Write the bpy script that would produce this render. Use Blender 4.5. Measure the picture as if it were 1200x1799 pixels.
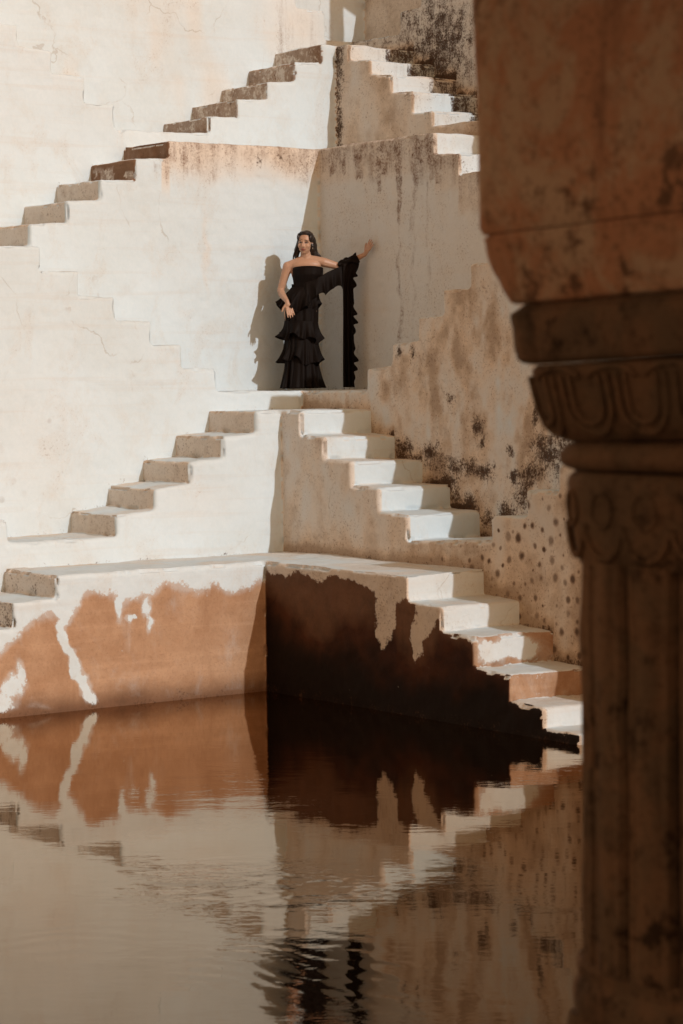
import bpy, bmesh, math, random
import numpy as np
from mathutils import Vector, Matrix

for ob in list(bpy.data.objects):
    bpy.data.objects.remove(ob, do_unlink=True)
scene = bpy.context.scene
COL = scene.collection
random.seed(7)

# ------------------------------------------------------------------ camera
FW = Vector((-0.80722, 0.59025, 0.0)); RT = Vector((0.59025, 0.80722, 0.0)); UP = Vector((0, 0, 1))
PITCH, ROLL, FPX = 0.05798, -0.01106, 4332.85
cam_data = bpy.data.cameras.new('camera')
cam = bpy.data.objects.new('camera', cam_data); COL.objects.link(cam)
CAM = Vector((20.690, -14.885, 0.209))
_F = FW*math.cos(PITCH) - UP*math.sin(PITCH)
_U = UP*math.cos(PITCH) + FW*math.sin(PITCH)
_R = RT*math.cos(ROLL) + _U*math.sin(ROLL)
_U = -RT*math.sin(ROLL) + _U*math.cos(ROLL)
cam.matrix_world = Matrix(((_R.x, _U.x, -_F.x, CAM.x), (_R.y, _U.y, -_F.y, CAM.y), (_R.z, _U.z, -_F.z, CAM.z), (0, 0, 0, 1)))
cam_data.sensor_fit = 'VERTICAL'; cam_data.sensor_height = 36.0; cam_data.sensor_width = 24.0
cam_data.lens = FPX/1799*36
cam_data.clip_start = 0.05; cam_data.clip_end = 2000
cam_data.dof.use_dof = True; cam_data.dof.focus_distance = 25.3; cam_data.dof.aperture_fstop = 6.0
scene.camera = cam

# ------------------------------------------------------------------ light
SUN = Vector((1.0, 0.125, 0.465)).normalized()
world = bpy.data.worlds.new('World'); scene.world = world; world.use_nodes = True
wn = world.node_tree; wn.nodes.clear()
sky = wn.nodes.new('ShaderNodeTexSky'); sky.sky_type = 'NISHITA'; sky.sun_disc = False
sky.sun_elevation = math.asin(SUN.z); sky.sun_rotation = math.atan2(SUN.x, SUN.y)
sky.dust_density = 1.0; sky.air_density = 1.5; sky.ozone_density = 1.0
hsv = wn.nodes.new('ShaderNodeHueSaturation'); hsv.inputs['Saturation'].default_value = 0.0
tint = wn.nodes.new('ShaderNodeMix'); tint.data_type = 'RGBA'; tint.blend_type = 'MULTIPLY'
tint.inputs[0].default_value = 1.0; tint.inputs[7].default_value = (1.0, 0.57, 0.30, 1)   # dusty, warm air
bg = wn.nodes.new('ShaderNodeBackground'); bg.inputs[1].default_value = 0.15
wo = wn.nodes.new('ShaderNodeOutputWorld')
wn.links.new(sky.outputs[0], hsv.inputs['Color']); wn.links.new(hsv.outputs[0], tint.inputs[6])
wn.links.new(tint.outputs[2], bg.inputs[0]); wn.links.new(bg.outputs[0], wo.inputs[0])
sd = bpy.data.lights.new('sun', 'SUN'); sd.energy = 2.1; sd.angle = math.radians(0.5); sd.color = (1.0, 0.99, 0.975)
sun = bpy.data.objects.new('sun', sd); COL.objects.link(sun)
sun.rotation_euler = (-SUN).to_track_quat('-Z', 'Y').to_euler(); sun.location = (30, 3, 20)
scene.view_settings.view_transform = 'Standard'; scene.view_settings.look = 'None'
scene.view_settings.gamma = 1.0; scene.view_settings.use_curve_mapping = False
scene.view_settings.exposure = -0.12

# ------------------------------------------------------------------ helpers
def _hash(ix, iy, iz, seed):
    h = (ix.astype(np.int64)*73856093) ^ (iy.astype(np.int64)*19349663) ^ (iz.astype(np.int64)*83492791) ^ (seed*2654435761 & 0x7fffffff)
    h = (h ^ (h >> 13)) * 1274126177 & 0x7fffffff
    h = (h ^ (h >> 16)) & 0xffff
    return h/65535.0

def vnoise(P, scale=1.0, seed=0, oct=3):
    """value noise in 0..1 at the points P (n,3); scale may be a triple."""
    P = np.asarray(P, float)*np.asarray(scale, float) + seed*17.31
    out = np.zeros(len(P)); amp = 1.0; tot = 0
    for k in range(oct):
        Q = P*(2**k) + k*5.7
        I = np.floor(Q).astype(np.int64); f = Q - I; f = f*f*(3-2*f)
        v = 0
        for dx in (0, 1):
            wx = f[:, 0] if dx else 1-f[:, 0]
            for dy in (0, 1):
                wy = f[:, 1] if dy else 1-f[:, 1]
                for dz in (0, 1):
                    wz = f[:, 2] if dz else 1-f[:, 2]
                    v = v + _hash(I[:, 0]+dx, I[:, 1]+dy, I[:, 2]+dz, seed+k)*wx*wy*wz
        out += v*amp; tot += amp; amp *= 0.5
    return out/tot

def sstep(a, b, x):
    t = np.clip((x-a)/(b-a), 0, 1); return t*t*(3-2*t)

def empty(name, label, cat, loc, group=None, kind=None):
    o = bpy.data.objects.new(name, None); COL.objects.link(o)
    o.location = loc; o.empty_display_size = 0.2
    o['label'] = label; o['category'] = cat
    if group: o['group'] = group
    if kind: o['kind'] = kind
    return o

def mesh_obj(name, verts, faces, mat, parent=None, smooth=False, attrs=None, normals=None):
    """verts in WORLD coordinates; stored relative to the parent's location."""
    me = bpy.data.meshes.new(name)
    V = np.asarray(verts, float)
    if parent is not None: V = V - np.array(parent.location)
    me.from_pydata(V.tolist(), [], faces if isinstance(faces, list) else faces.tolist())
    me.update()
    if smooth or normals is not None:
        me.polygons.foreach_set('use_smooth', np.ones(len(me.polygons), bool))
    if attrs:
        for k, a in attrs.items():
            at = me.attributes.new(k, 'FLOAT', 'POINT'); at.data.foreach_set('value', np.asarray(a, np.float32))
    if normals is not None:
        me.normals_split_custom_set_from_vertices(np.asarray(normals, np.float32).tolist())
    if mat: me.materials.append(mat)
    o = bpy.data.objects.new(name, me); COL.objects.link(o)
    if parent is not None: o.parent = parent
    return o

# ------------------------------------------------------------------ materials
class NT:
    def __init__(self, name):
        self.m = bpy.data.materials.new(name); self.m.use_nodes = True
        self.t = self.m.node_tree; self.t.nodes.clear()
        self.out = self.t.nodes.new('ShaderNodeOutputMaterial')
    def n(self, typ, **kw):
        nd = self.t.nodes.new(typ)
        for k, v in kw.items(): setattr(nd, k, v)
        return nd
    def put(self, sock, v):
        if isinstance(v, bpy.types.NodeSocket): self.t.links.new(v, sock)
        elif v is not None: sock.default_value = v
    def math(self, op, a, b=None, c=None, clamp=False):
        nd = self.n('ShaderNodeMath', operation=op, use_clamp=clamp)
        self.put(nd.inputs[0], a)
        if b is not None: self.put(nd.inputs[1], b)
        if c is not None: self.put(nd.inputs[2], c)
        return nd.outputs[0]
    def sstep(self, a, b, x):
        nd = self.n('ShaderNodeMapRange', interpolation_type='SMOOTHSTEP')
        self.put(nd.inputs[0], x); nd.inputs[1].default_value = a; nd.inputs[2].default_value = b
        return nd.outputs[0]
    def mix(self, f, a, b, blend='MIX'):
        nd = self.n('ShaderNodeMix', data_type='RGBA', blend_type=blend)
        self.put(nd.inputs[0], f)
        for s, v in ((nd.inputs[6], a), (nd.inputs[7], b)):
            self.put(s, (*v, 1) if isinstance(v, tuple) and len(v) == 3 else v)
        return nd.outputs[2]
    def attr(self, name): return self.n('ShaderNodeAttribute', attribute_name=name).outputs['Fac']
    def pos(self): return self.n('ShaderNodeNewGeometry').outputs['Position']
    def scaled(self, v, s):
        nd = self.n('ShaderNodeVectorMath', operation='MULTIPLY'); self.put(nd.inputs[0], v); nd.inputs[1].default_value = s
        return nd.outputs[0]
    def noise(self, vec, scale, detail=4, rough=0.55, dist=0.0):
        nd = self.n('ShaderNodeTexNoise'); self.put(nd.inputs['Vector'], vec)
        nd.inputs['Scale'].default_value = scale; nd.inputs['Detail'].default_value = detail
        nd.inputs['Roughness'].default_value = rough; nd.inputs['Distortion'].default_value = dist
        return nd.outputs['Fac']
    def bsdf(self, color, rough=0.9, spec=0.25, normal=None):
        b = self.n('ShaderNodeBsdfPrincipled'); self.put(b.inputs['Base Color'], (*color, 1) if isinstance(color, tuple) else color)
        self.put(b.inputs['Roughness'], rough); b.inputs['Specular IOR Level'].default_value = spec
        if normal is not None: self.put(b.inputs['Normal'], normal)
        self.t.links.new(b.outputs[0], self.out.inputs[0]); return b
    def bump(self, h, strength=0.3, dist=0.01):
        b = self.n('ShaderNodeBump'); b.inputs['Strength'].default_value = strength; b.inputs['Distance'].default_value = dist
        self.put(b.inputs['Height'], h); return b.outputs[0]

def make_plaster():
    k = NT('lime_plaster'); P = k.pos()
    nlow = k.noise(P, 0.9, 5, 0.6); nmid = k.noise(P, 3.2, 7, 0.65, 0.3); nfine = k.noise(P, 28, 5, 0.7)
    nstreak = k.noise(k.scaled(P, (9, 9, 0.8)), 1.0, 6, 0.65); ned = k.noise(P, 7.5, 7, 0.68)
    nband = k.noise(k.scaled(P, (0.5, 0.5, 11)), 1.0, 4, 0.6)
    grime_shade, mould, brown, wet_shade, spot, streak = [k.attr(a) for a in ('grime_shade', 'mould', 'brown', 'wet_shade', 'spot', 'streak')]
    base = k.mix(k.sstep(0.35, 0.75, nlow), (0.605, 0.735, 0.82), (0.57, 0.68, 0.74))
    base = k.mix(k.math('MULTIPLY', k.sstep(0.52, 0.72, nmid), 0.30), base, (0.545, 0.575, 0.565))
    base = k.mix(k.math('MULTIPLY', k.sstep(0.52, 0.70, nband), 0.26), base, (0.54, 0.555, 0.545))
    # soft warm dirt plus the painted-in tone of shaded faces, cloudy and speckled
    g = k.math('ADD', grime_shade, k.math('MULTIPLY', k.math('SUBTRACT', k.math('ADD', k.math('MULTIPLY', nmid, 0.65), k.math('MULTIPLY', ned, 0.5)), 0.575), 1.5))
    nspk = k.noise(P, 46, 4, 0.75); npat = k.noise(k.scaled(P, (2.4, 2.4, 1.5)), 1.0, 8, 0.7, 0.5)
    base = k.mix(k.math('MULTIPLY', k.sstep(0.50, 0.66, npat), 0.24), base, (0.54, 0.53, 0.49))
    base = k.mix(k.math('MULTIPLY', grime_shade, 1.15, clamp=True), base, (0.69, 0.58, 0.46))
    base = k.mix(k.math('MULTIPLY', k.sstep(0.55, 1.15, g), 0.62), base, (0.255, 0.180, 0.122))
    sk = k.math('MULTIPLY', k.sstep(0.53, 0.68, nspk), k.sstep(0.25, 0.85, k.math('ADD', k.math('MULTIPLY', grime_shade, 0.7), k.math('MULTIPLY', k.sstep(0.38, 0.66, npat), 0.45))))
    base = k.mix(k.math('MULTIPLY', sk, 0.72), base, (0.17, 0.10, 0.062))
    # vertical rain streaks
    s = k.math('ADD', streak, k.math('MULTIPLY', k.math('SUBTRACT', nstreak, 0.5), 1.5))
    s = k.math('MULTIPLY', k.sstep(0.30, 1.0, s), k.math('ADD', k.math('MULTIPLY', k.sstep(0.35, 0.62, ned), 0.60), k.math('MULTIPLY', k.sstep(0.42, 0.6, nspk), 0.42)), clamp=True)
    s = k.math('MULTIPLY', s, k.sstep(0.0, 0.30, streak))
    base = k.mix(s, base, k.mix(nmid, (0.10, 0.05, 0.03), (0.24, 0.14, 0.085)))
    # brown coat
    b = k.math('MULTIPLY', k.sstep(0.40, 0.64, k.math('ADD', brown, k.math('ADD', k.math('MULTIPLY', k.math('SUBTRACT', ned, 0.5), 1.5), k.math('MULTIPLY', k.math('SUBTRACT', nfine, 0.5), 1.0)))), k.sstep(0.0, 0.05, brown))
    b = k.math('MULTIPLY', b, k.math('MAXIMUM', k.sstep(0.3, 0.7, wet_shade), k.math('MULTIPLY_ADD', k.sstep(0.55, 1.0, k.math('ADD', brown, k.math('MULTIPLY', k.math('SUBTRACT', npat, 0.5), 1.4))), 0.35, 0.65)))
    bcol = k.mix(k.sstep(0.3, 0.7, nmid), (0.45, 0.295, 0.19), (0.37, 0.225, 0.135))
    bcol = k.mix(k.math('MULTIPLY', k.sstep(0.5, 0.75, nband), 0.5), bcol, (0.52, 0.345, 0.225))
    bcol = k.mix(k.math('MULTIPLY', k.sstep(0.50, 0.68, nspk), 0.42), bcol, (0.26, 0.15, 0.09))
    bcol = k.mix(k.math('MULTIPLY', k.sstep(0.52, 0.68, npat), 0.45), bcol, (0.31, 0.18, 0.105))
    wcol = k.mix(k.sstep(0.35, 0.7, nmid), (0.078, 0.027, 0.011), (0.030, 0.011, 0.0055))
    wcol = k.mix(k.math('MULTIPLY', k.sstep(0.5, 0.7, nspk), k.math('MULTIPLY', k.sstep(0.4, 0.65, npat), k.sstep(1.0, 0.75, wet_shade))), wcol, (0.14, 0.058, 0.024))
    bcol = k.mix(wet_shade, bcol, wcol)
    bcol = k.mix(k.sstep(0.95, 1.45, wet_shade), bcol, (0.008, 0.004, 0.0025))
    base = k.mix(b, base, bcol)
    # black-brown mould patches
    m = k.math('ADD', mould, k.math('MULTIPLY', k.math('SUBTRACT', k.math('ADD', k.math('MULTIPLY', ned, 0.55), k.math('MULTIPLY', nspk, 0.55)), 0.54), 3.0))
    m = k.math('MULTIPLY', k.sstep(0.38, 0.90, m), k.sstep(0.01, 0.1, mould))
    base = k.mix(k.math('MULTIPLY', m, 0.95), base, k.mix(k.sstep(0.35, 0.65, nspk), (0.018, 0.010, 0.006), (0.085, 0.045, 0.026)))
    # ring spots
    sx = k.n('ShaderNodeSeparateXYZ'); k.put(sx.inputs[0], P)
    cx = k.n('ShaderNodeCombineXYZ'); k.put(cx.inputs[0], k.math('SUBTRACT', sx.outputs[0], sx.outputs[1])); k.put(cx.inputs[1], sx.outputs[2])
    v = k.n('ShaderNodeTexVoronoi', feature='F1', voronoi_dimensions='2D'); k.put(v.inputs['Vector'], k.scaled(cx.outputs[0], (7.6, 6.8, 1))); v.inputs['Randomness'].default_value = 0.85; v.inputs['Scale'].default_value = 1.0
    sepc = k.n('ShaderNodeSeparateColor'); k.put(sepc.inputs[0], v.outputs['Color'])
    sp = k.math('ADD', k.math('DIVIDE', v.outputs['Distance'], k.math('MULTIPLY_ADD', sepc.outputs[1], 0.65, 0.30)), k.math('MULTIPLY', k.math('SUBTRACT', ned, 0.5), 0.5))
    on = k.sstep(0.0, 0.12, k.math('SUBTRACT', k.math('MULTIPLY', spot, 1.3), sepc.outputs[0]))
    ring = k.math('MULTIPLY', k.sstep(0.40, 0.24, sp), on)
    core = k.math('MULTIPLY', k.sstep(0.30, 0.12, sp), on)
    vary = k.math('MULTIPLY_ADD', sepc.outputs[2], 0.8, 0.42, clamp=True)
    ring = k.math('MULTIPLY', k.math('MULTIPLY', ring, vary), k.sstep(0.0, 0.9, spot)); core = k.math('MULTIPLY', k.math('MULTIPLY', core, vary), k.sstep(0.15, 0.8, spot))
    base = k.mix(k.math('MULTIPLY', ring, 0.7), base, (0.26, 0.17, 0.11))
    base = k.mix(k.math('MULTIPLY', core, 0.85), base, (0.07, 0.042, 0.03))
    # hairline cracks in the plaster
    vc = k.n('ShaderNodeTexVoronoi', feature='DISTANCE_TO_EDGE')
    wv = k.n('ShaderNodeVectorMath', operation='ADD'); k.put(wv.inputs[0], P)
    nn = k.n('ShaderNodeTexNoise'); k.put(nn.inputs['Vector'], P); nn.inputs['Scale'].default_value = 3.0; nn.inputs['Detail'].default_value = 5
    k.put(wv.inputs[1], k.scaled(nn.outputs['Color'], (0.5, 0.5, 0.5)))
    k.put(vc.inputs['Vector'], wv.outputs[0]); vc.inputs['Scale'].default_value = 1.15
    ck = k.math('MULTIPLY', k.sstep(0.012, 0.003, vc.outputs['Distance']), k.sstep(0.56, 0.66, nlow))
    ck = k.math('MULTIPLY', ck, k.math('SUBTRACT', 1.0, b, clamp=True))
    base = k.mix(k.math('MULTIPLY', ck, 0.35), base, (0.30, 0.24, 0.18))
    base = k.mix(0.25, base, k.mix(nfine, (0.25, 0.25, 0.25), (0.75, 0.75, 0.75)), 'OVERLAY')
    h = k.math('ADD', k.math('MULTIPLY', ned, 0.6), k.math('MULTIPLY', nfine, 0.35))
    h = k.math('SUBTRACT', h, k.math('ADD', k.math('MULTIPLY', b, 0.25), k.math('MULTIPLY', k.math('ADD', ck, m), 0.25)))
    rough = k.math('SUBTRACT', 0.92, k.math('MULTIPLY', wet_shade, 0.12))
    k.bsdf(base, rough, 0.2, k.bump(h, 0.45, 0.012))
    return k.m
PLASTER = make_plaster()

def make_water():
    k = NT('pool_water'); P = k.pos()
    ring_c = (11.6, -9.75, -2.66)
    d = k.n('ShaderNodeVectorMath', operation='DISTANCE'); k.put(d.inputs[0], P); d.inputs[1].default_value = ring_c
    r = d.outputs['Value']
    wob = k.noise(P, 1.1, 3, 0.5)
    r = k.math('ADD', r, k.math('MULTIPLY', wob, 0.35))
    env = k.math('MULTIPLY', k.sstep(0.9, 1.6, r), k.sstep(2.9, 1.8, r))
    rings = k.math('MULTIPLY', k.math('SINE', k.math('ADD', k.math('MULTIPLY', r, 38.0), k.math('MULTIPLY', wob, 9.0))), k.math('MULTIPLY', env, k.sstep(0.42, 0.62, k.noise(P, 1.3, 2, 0.5))))
    # long low swell, and small wind ripples in patches
    n1 = k.noise(k.scaled(P, (0.9, 0.9, 1)), 1.0, 3, 0.5)
    rot = k.n('ShaderNodeVectorRotate', rotation_type='Z_AXIS'); k.put(rot.inputs['Vector'], P); rot.inputs['Angle'].default_value = math.atan2(FW.x, FW.y)
    n2 = k.noise(k.scaled(rot.outputs[0], (3.0, 7.0, 1)), 1.0, 4, 0.55)
    n3 = k.noise(k.scaled(rot.outputs[0], (9.0, 17.0, 1)), 1.0, 3, 0.5)
    pd = k.n('ShaderNodeVectorMath', operation='DISTANCE'); k.put(pd.inputs[0], k.scaled(P, (1, 1, 0))); pd.inputs[1].default_value = (9.35, -7.25, 0)
    patch = k.math('MULTIPLY', k.sstep(1.15, 0.2, pd.outputs['Value']), k.sstep(0.35, 0.6, k.noise(P, 1.6, 3, 0.5)))
    patch = k.math('ADD', patch, k.math('MULTIPLY', k.sstep(0.54, 0.68, k.noise(P, 0.6, 3, 0.5)), 0.35))
    h = k.math('ADD', k.math('MULTIPLY', n1, 0.05), k.math('MULTIPLY', n2, k.math('MULTIPLY_ADD', patch, 0.085, 0.008)))
    h = k.math('ADD', h, k.math('MULTIPLY', n3, k.math('MULTIPLY_ADD', patch, 0.040, 0.004)))
    h = k.math('ADD', h, k.math('MULTIPLY', rings, 0.005))
    bmp = k.bump(h, 1.0, 0.06)
    dif = k.n('ShaderNodeBsdfDiffuse'); dif.inputs[0].default_value = (0.004, 0.0025, 0.0015, 1)
    gl = k.n('ShaderNodeBsdfGlossy'); gl.inputs['Color'].default_value = (0.90, 0.73, 0.57, 1); gl.inputs['Roughness'].default_value = 0.02
    k.put(gl.inputs['Normal'], bmp)
    fr = k.n('ShaderNodeFresnel'); fr.inputs['IOR'].default_value = 1.42; k.put(fr.inputs['Normal'], bmp)
    mx = k.n('ShaderNodeMixShader'); k.put(mx.inputs[0], k.math('MULTIPLY', fr.outputs[0], 1.5, clamp=True))
    k.put(mx.inputs[1], dif.outputs[0]); k.put(mx.inputs[2], gl.outputs[0])
    k.t.links.new(mx.outputs[0], k.out.inputs[0]); return k.m
WATER = make_water()

# ------------------------------------------------------------------ the stepwell corner
# Six stepped layers of masonry stand one behind the other round an inside corner. The left arm runs along -Y with its
# front at X = o; the right arm runs along +X with its front at Y = -o. A profile lists risers outward from the corner:
# (distance along the arm, height before the riser, height after it).
def ext(fl, n, dt, dz):
    """continue a flight with n more risers."""
    out = list(fl)
    for _ in range(n):
        t, a, b = out[-1]
        out.append((round(t+dt, 3), b+0.008, b+0.008+dz))
    return out

F_E_R = ext([(4.619, -1.500, -1.712), (5.079, -1.731, -1.934), (5.501, -1.948, -2.192), (5.930, -2.209, -2.414), (6.332, -2.434, -2.590)], 4, .41, -.21)
F_E_L = ext([(4.608, -1.506, -1.701), (5.024, -1.710, -1.919)], 6, .41, -.215)
F_C_R = [(1.963, -.180, -.397), (2.325, -.421, -.630), (2.743, -.635, -.852), (3.150, -.862, -1.068), (3.569, -1.081, -1.306)]
A_C_R = ext([(4.723, -1.250, -1.047), (5.171, -1.024, -.812)], 3, .40, .215)
D_C_R = ext([(7.32, -.165, -.39)], 5, .40, -.215)
F_C_L = [(1.928, -.182, -.387), (2.307, -.409, -.613), (2.675, -.635, -.826), (3.057, -.864, -1.052), (3.465, -1.083, -1.275)]
A_C_L = ext([(4.573, -1.280, -1.082)], 4, .40, .215)
A_B_R = ext([(1.892, -.006, .206), (2.290, .235, .443), (2.691, .463, .679), (3.061, .692, .917), (3.449, .925, 1.139)], 1, .385, .215)
D_B_R = ext([(4.14, 1.37, 1.14)], 5, .385, -.22)
A_B_L = ext([(1.833, .003, .222), (2.224, .225, .447), (2.557, .448, .673)], 3, .39, .22)
F_A_R = ext([(1.912, 2.472, 2.265), (2.284, 2.252, 2.050)], 3, .39, -.215)
A_A_R = ext([(4.14, 1.40, 1.615)], 4, .39, .215)
F_A_L = [(1.811, 2.462, 2.289), (2.200, 2.274, 2.070), (2.596, 2.055, 1.856), (2.966, 1.836, 1.625), (3.375, 1.609, 1.394)]
F_F_R = [(-.606, 3.653, 3.484), (-.240, 3.451, 3.297), (.131, 3.259, 3.077), (.487, 3.052, 2.828), (.812, 2.822, 2.665)]
A_F_R = ext([(1.95, 2.665, 2.89)], 4, .385, .215)
D_F_R = ext([(4.9, 3.76, 3.54)], 3, .39, -.215)
F_F_L = [(-.666, 3.670, 3.477), (-.314, 3.452, 3.249), (.040, 3.228, 3.044), (.422, 3.026, 2.834), (.788, 2.831, 2.655)]
A_F_L = ext([(1.901, 2.640, 2.890), (2.253, 2.894, 3.148), (2.624, 3.164, 3.377), (3.001, 3.412, 3.611)], 3, .38, .22)
A_G_R = ext([(-.868, 3.86, 4.098)], 5, .385, .215)
D_G_R = ext([(1.45, 5.21, 4.98)], 5, .385, -.215)
A_G_L = ext([(-1.353, 3.861, 4.175)], 5, .385, .215)

LAYERS = [  # key, o_left, o_right, o_back, z_bottom, left (flight list), right (flight list), t_max_left, t_max_right
    dict(k='lower', oL=2.56, oR=2.48, ob=1.65, zb=-4.2, zc=-1.503, L=[('down', F_E_L)], R=[('down', F_E_R)], tL=8.2, tR=9.2),
    dict(k='stair', oL=1.651, oR=1.651, ob=.831, zb=-3.2, zc=-.182, L=[('down', F_C_L), ('up', A_C_L)], R=[('down', F_C_R), ('up', A_C_R), ('far', D_C_R)], tL=8.2, tR=10.2),
    dict(k='platform', oL=.831, oR=.831, ob=0.0, zb=-1.9, zc=0.0, L=[('up', A_B_L)], R=[('up', A_B_R), ('far', D_B_R)], tL=8.2, tR=8.6),
    dict(k='ledge', oL=0.0, oR=0.0, ob=-.845, zb=-.25, zc=2.46, L=[('down', F_A_L)], R=[('down', F_A_R), ('far', A_A_R)], tL=8.2, tR=7.6),
    dict(k='upper', oL=-.845, oR=-.845, ob=-1.719, zb=1.1, zc=3.662, L=[('down', F_F_L), ('up', A_F_L)], R=[('down', F_F_R), ('up', A_F_R), ('far', D_F_R)], tL=8.2, tR=7.0),
    dict(k='top', oL=-1.719, oR=-1.719, ob=-2.42, zb=2.4, zc=3.86, L=[('up', A_G_L)], R=[('up', A_G_R), ('far', D_G_R)], tL=8.2, tR=6.0),
    dict(k='back', oL=-2.42, oR=-2.42, ob=-3.2, zb=2.4, zc=6.4, zcR=4.70, L=[], R=[], tL=8.2, tR=6.0),
]

def prism(verts2, d0, d1, side):
    """closed prism: polygon in (t,z) extruded in depth between q=d0 and q=d1 (q = X on the left arm, -Y on the right)."""
    n = len(verts2)
    f = (lambda t, z, q: (q, -t, z)) if side == 'L' else (lambda t, z, q: (t, -q, z))
    V = [f(t, z, d0) for t, z in verts2] + [f(t, z, d1) for t, z in verts2]
    F = [list(range(n))[::-1], [n+i for i in range(n)]] + [[i, (i+1) % n, n+(i+1) % n, n+i] for i in range(n)]
    return V, F

VOX = 0.019
def build_layer(Ld):
    bm = bmesh.new()
    for side in 'LR':
        o = Ld['o'+side]; other = Ld['oR' if side == 'L' else 'oL']
        t0 = (other-0.4) if side == 'L' else Ld['ob']-0.3
        if side == 'R': t0 = Ld['oL']-(Ld['oL']-Ld['ob'])-0.3
        pts = [(t0, Ld.get('zcR', Ld['zc']) if side == 'R' else Ld['zc'])]
        for kind, fl in Ld[side]:
            for t, a, b in fl:
                if t < Ld['t'+side]-.1: pts += [(t, a), (t, b)]
        tm = Ld['t'+side]
        pts += [(tm, pts[-1][1]), (tm, Ld['zb']), (t0, Ld['zb'])]
        # lower bound for flights that drop below the base
        pts = [(t, max(z, Ld['zb']) if i < len(pts)-2 else z) for i, (t, z) in enumerate(pts)]
        V, F = prism(pts, Ld['ob']-0.3, o, side)
        vs = [bm.verts.new(v) for v in V]
        for fc in F: bm.faces.new([vs[i] for i in fc])
    bmesh.ops.recalc_face_normals(bm, faces=bm.faces[:])
    bmesh.ops.triangulate(bm, faces=[f for f in bm.faces if len(f.verts) > 4])
    me = bpy.data.meshes.new('tmp'); bm.to_mesh(me); bm.free()
    ob = bpy.data.objects.new('tmp', me); COL.objects.link(ob)
    md = ob.modifiers.new('r', 'REMESH'); md.mode = 'VOXEL'; md.voxel_size = VOX; md.adaptivity = 0.0
    dg = bpy.context.evaluated_depsgraph_get(); ev = ob.evaluated_get(dg); m2 = ev.to_mesh()
    nv = len(m2.vertices); V = np.empty(nv*3); m2.vertices.foreach_get('co', V); V = V.reshape(-1, 3)
    N = np.empty(nv*3); m2.vertices.foreach_get('normal', N); N = N.reshape(-1, 3)
    lt = np.empty(len(m2.polygons), int); m2.polygons.foreach_get('loop_total', lt)
    lv = np.empty(len(m2.loops), int); m2.loops.foreach_get('vertex_index', lv)
    assert (lt == 4).all()
    Q = lv.reshape(-1, 4).copy()
    ev.to_mesh_clear(); bpy.data.objects.remove(ob, do_unlink=True); bpy.data.meshes.remove(me)
    # hand-trowelled unevenness
    big = vnoise(V, 1.3, 3, 2)-.5; mid = vnoise(V, 5.0, 5, 3)-.5; sml = vnoise(V, 17.0, 9, 2)-.5
    an = np.sort(np.abs(N), 1); edge = sstep(.35, .60, an[:, 1]+.3*an[:, 0])
    chip = edge*(sstep(.50, .66, vnoise(V, 9.0, 15, 3))*0.036+0.003)
    V = V + N*(big*0.035 + mid*0.020 + sml*0.007 - chip)[:, None]
    return V, vert_normals(V, Q), Q

def layer_coords(V, Ld):
    dL = V[:, 0]-Ld['oL']; dR = -V[:, 1]-Ld['oR']
    left = dR > dL
    return left, np.where(left, -V[:, 1], V[:, 0]), np.where(left, dL, dR)

def blob(t, z, ct, cz, rt, rz):
    return np.clip(1.15-np.sqrt(((t-ct)/rt)**2+((z-cz)/rz)**2), 0, 1)
def poly_z(t, pts):
    p = sorted(pts); return np.interp(t, [a for a, _ in p], [b for _, b in p])
def worm(t, z, pts, w):
    """closeness to a polyline, 1 on it and 0 at distance w."""
    best = np.full(len(t), 9.0)
    for (a, b), (c, d) in zip(pts, pts[1:]):
        ll = (c-a)**2+(d-b)**2+1e-9; u = np.clip(((t-a)*(c-a)+(z-b)*(d-b))/ll, 0, 1)
        best = np.minimum(best, np.hypot(t-a-u*(c-a), z-b-u*(d-b)))
    return np.clip(1-best/w, 0, 1)

def top_z(t, Ld, side):
    """height of the profile at t."""
    out = np.full(len(t), Ld['zc'], float)
    for kind, fl in Ld[side]:
        for tt, a, b in fl: out[t > tt] = b
    return out

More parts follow.
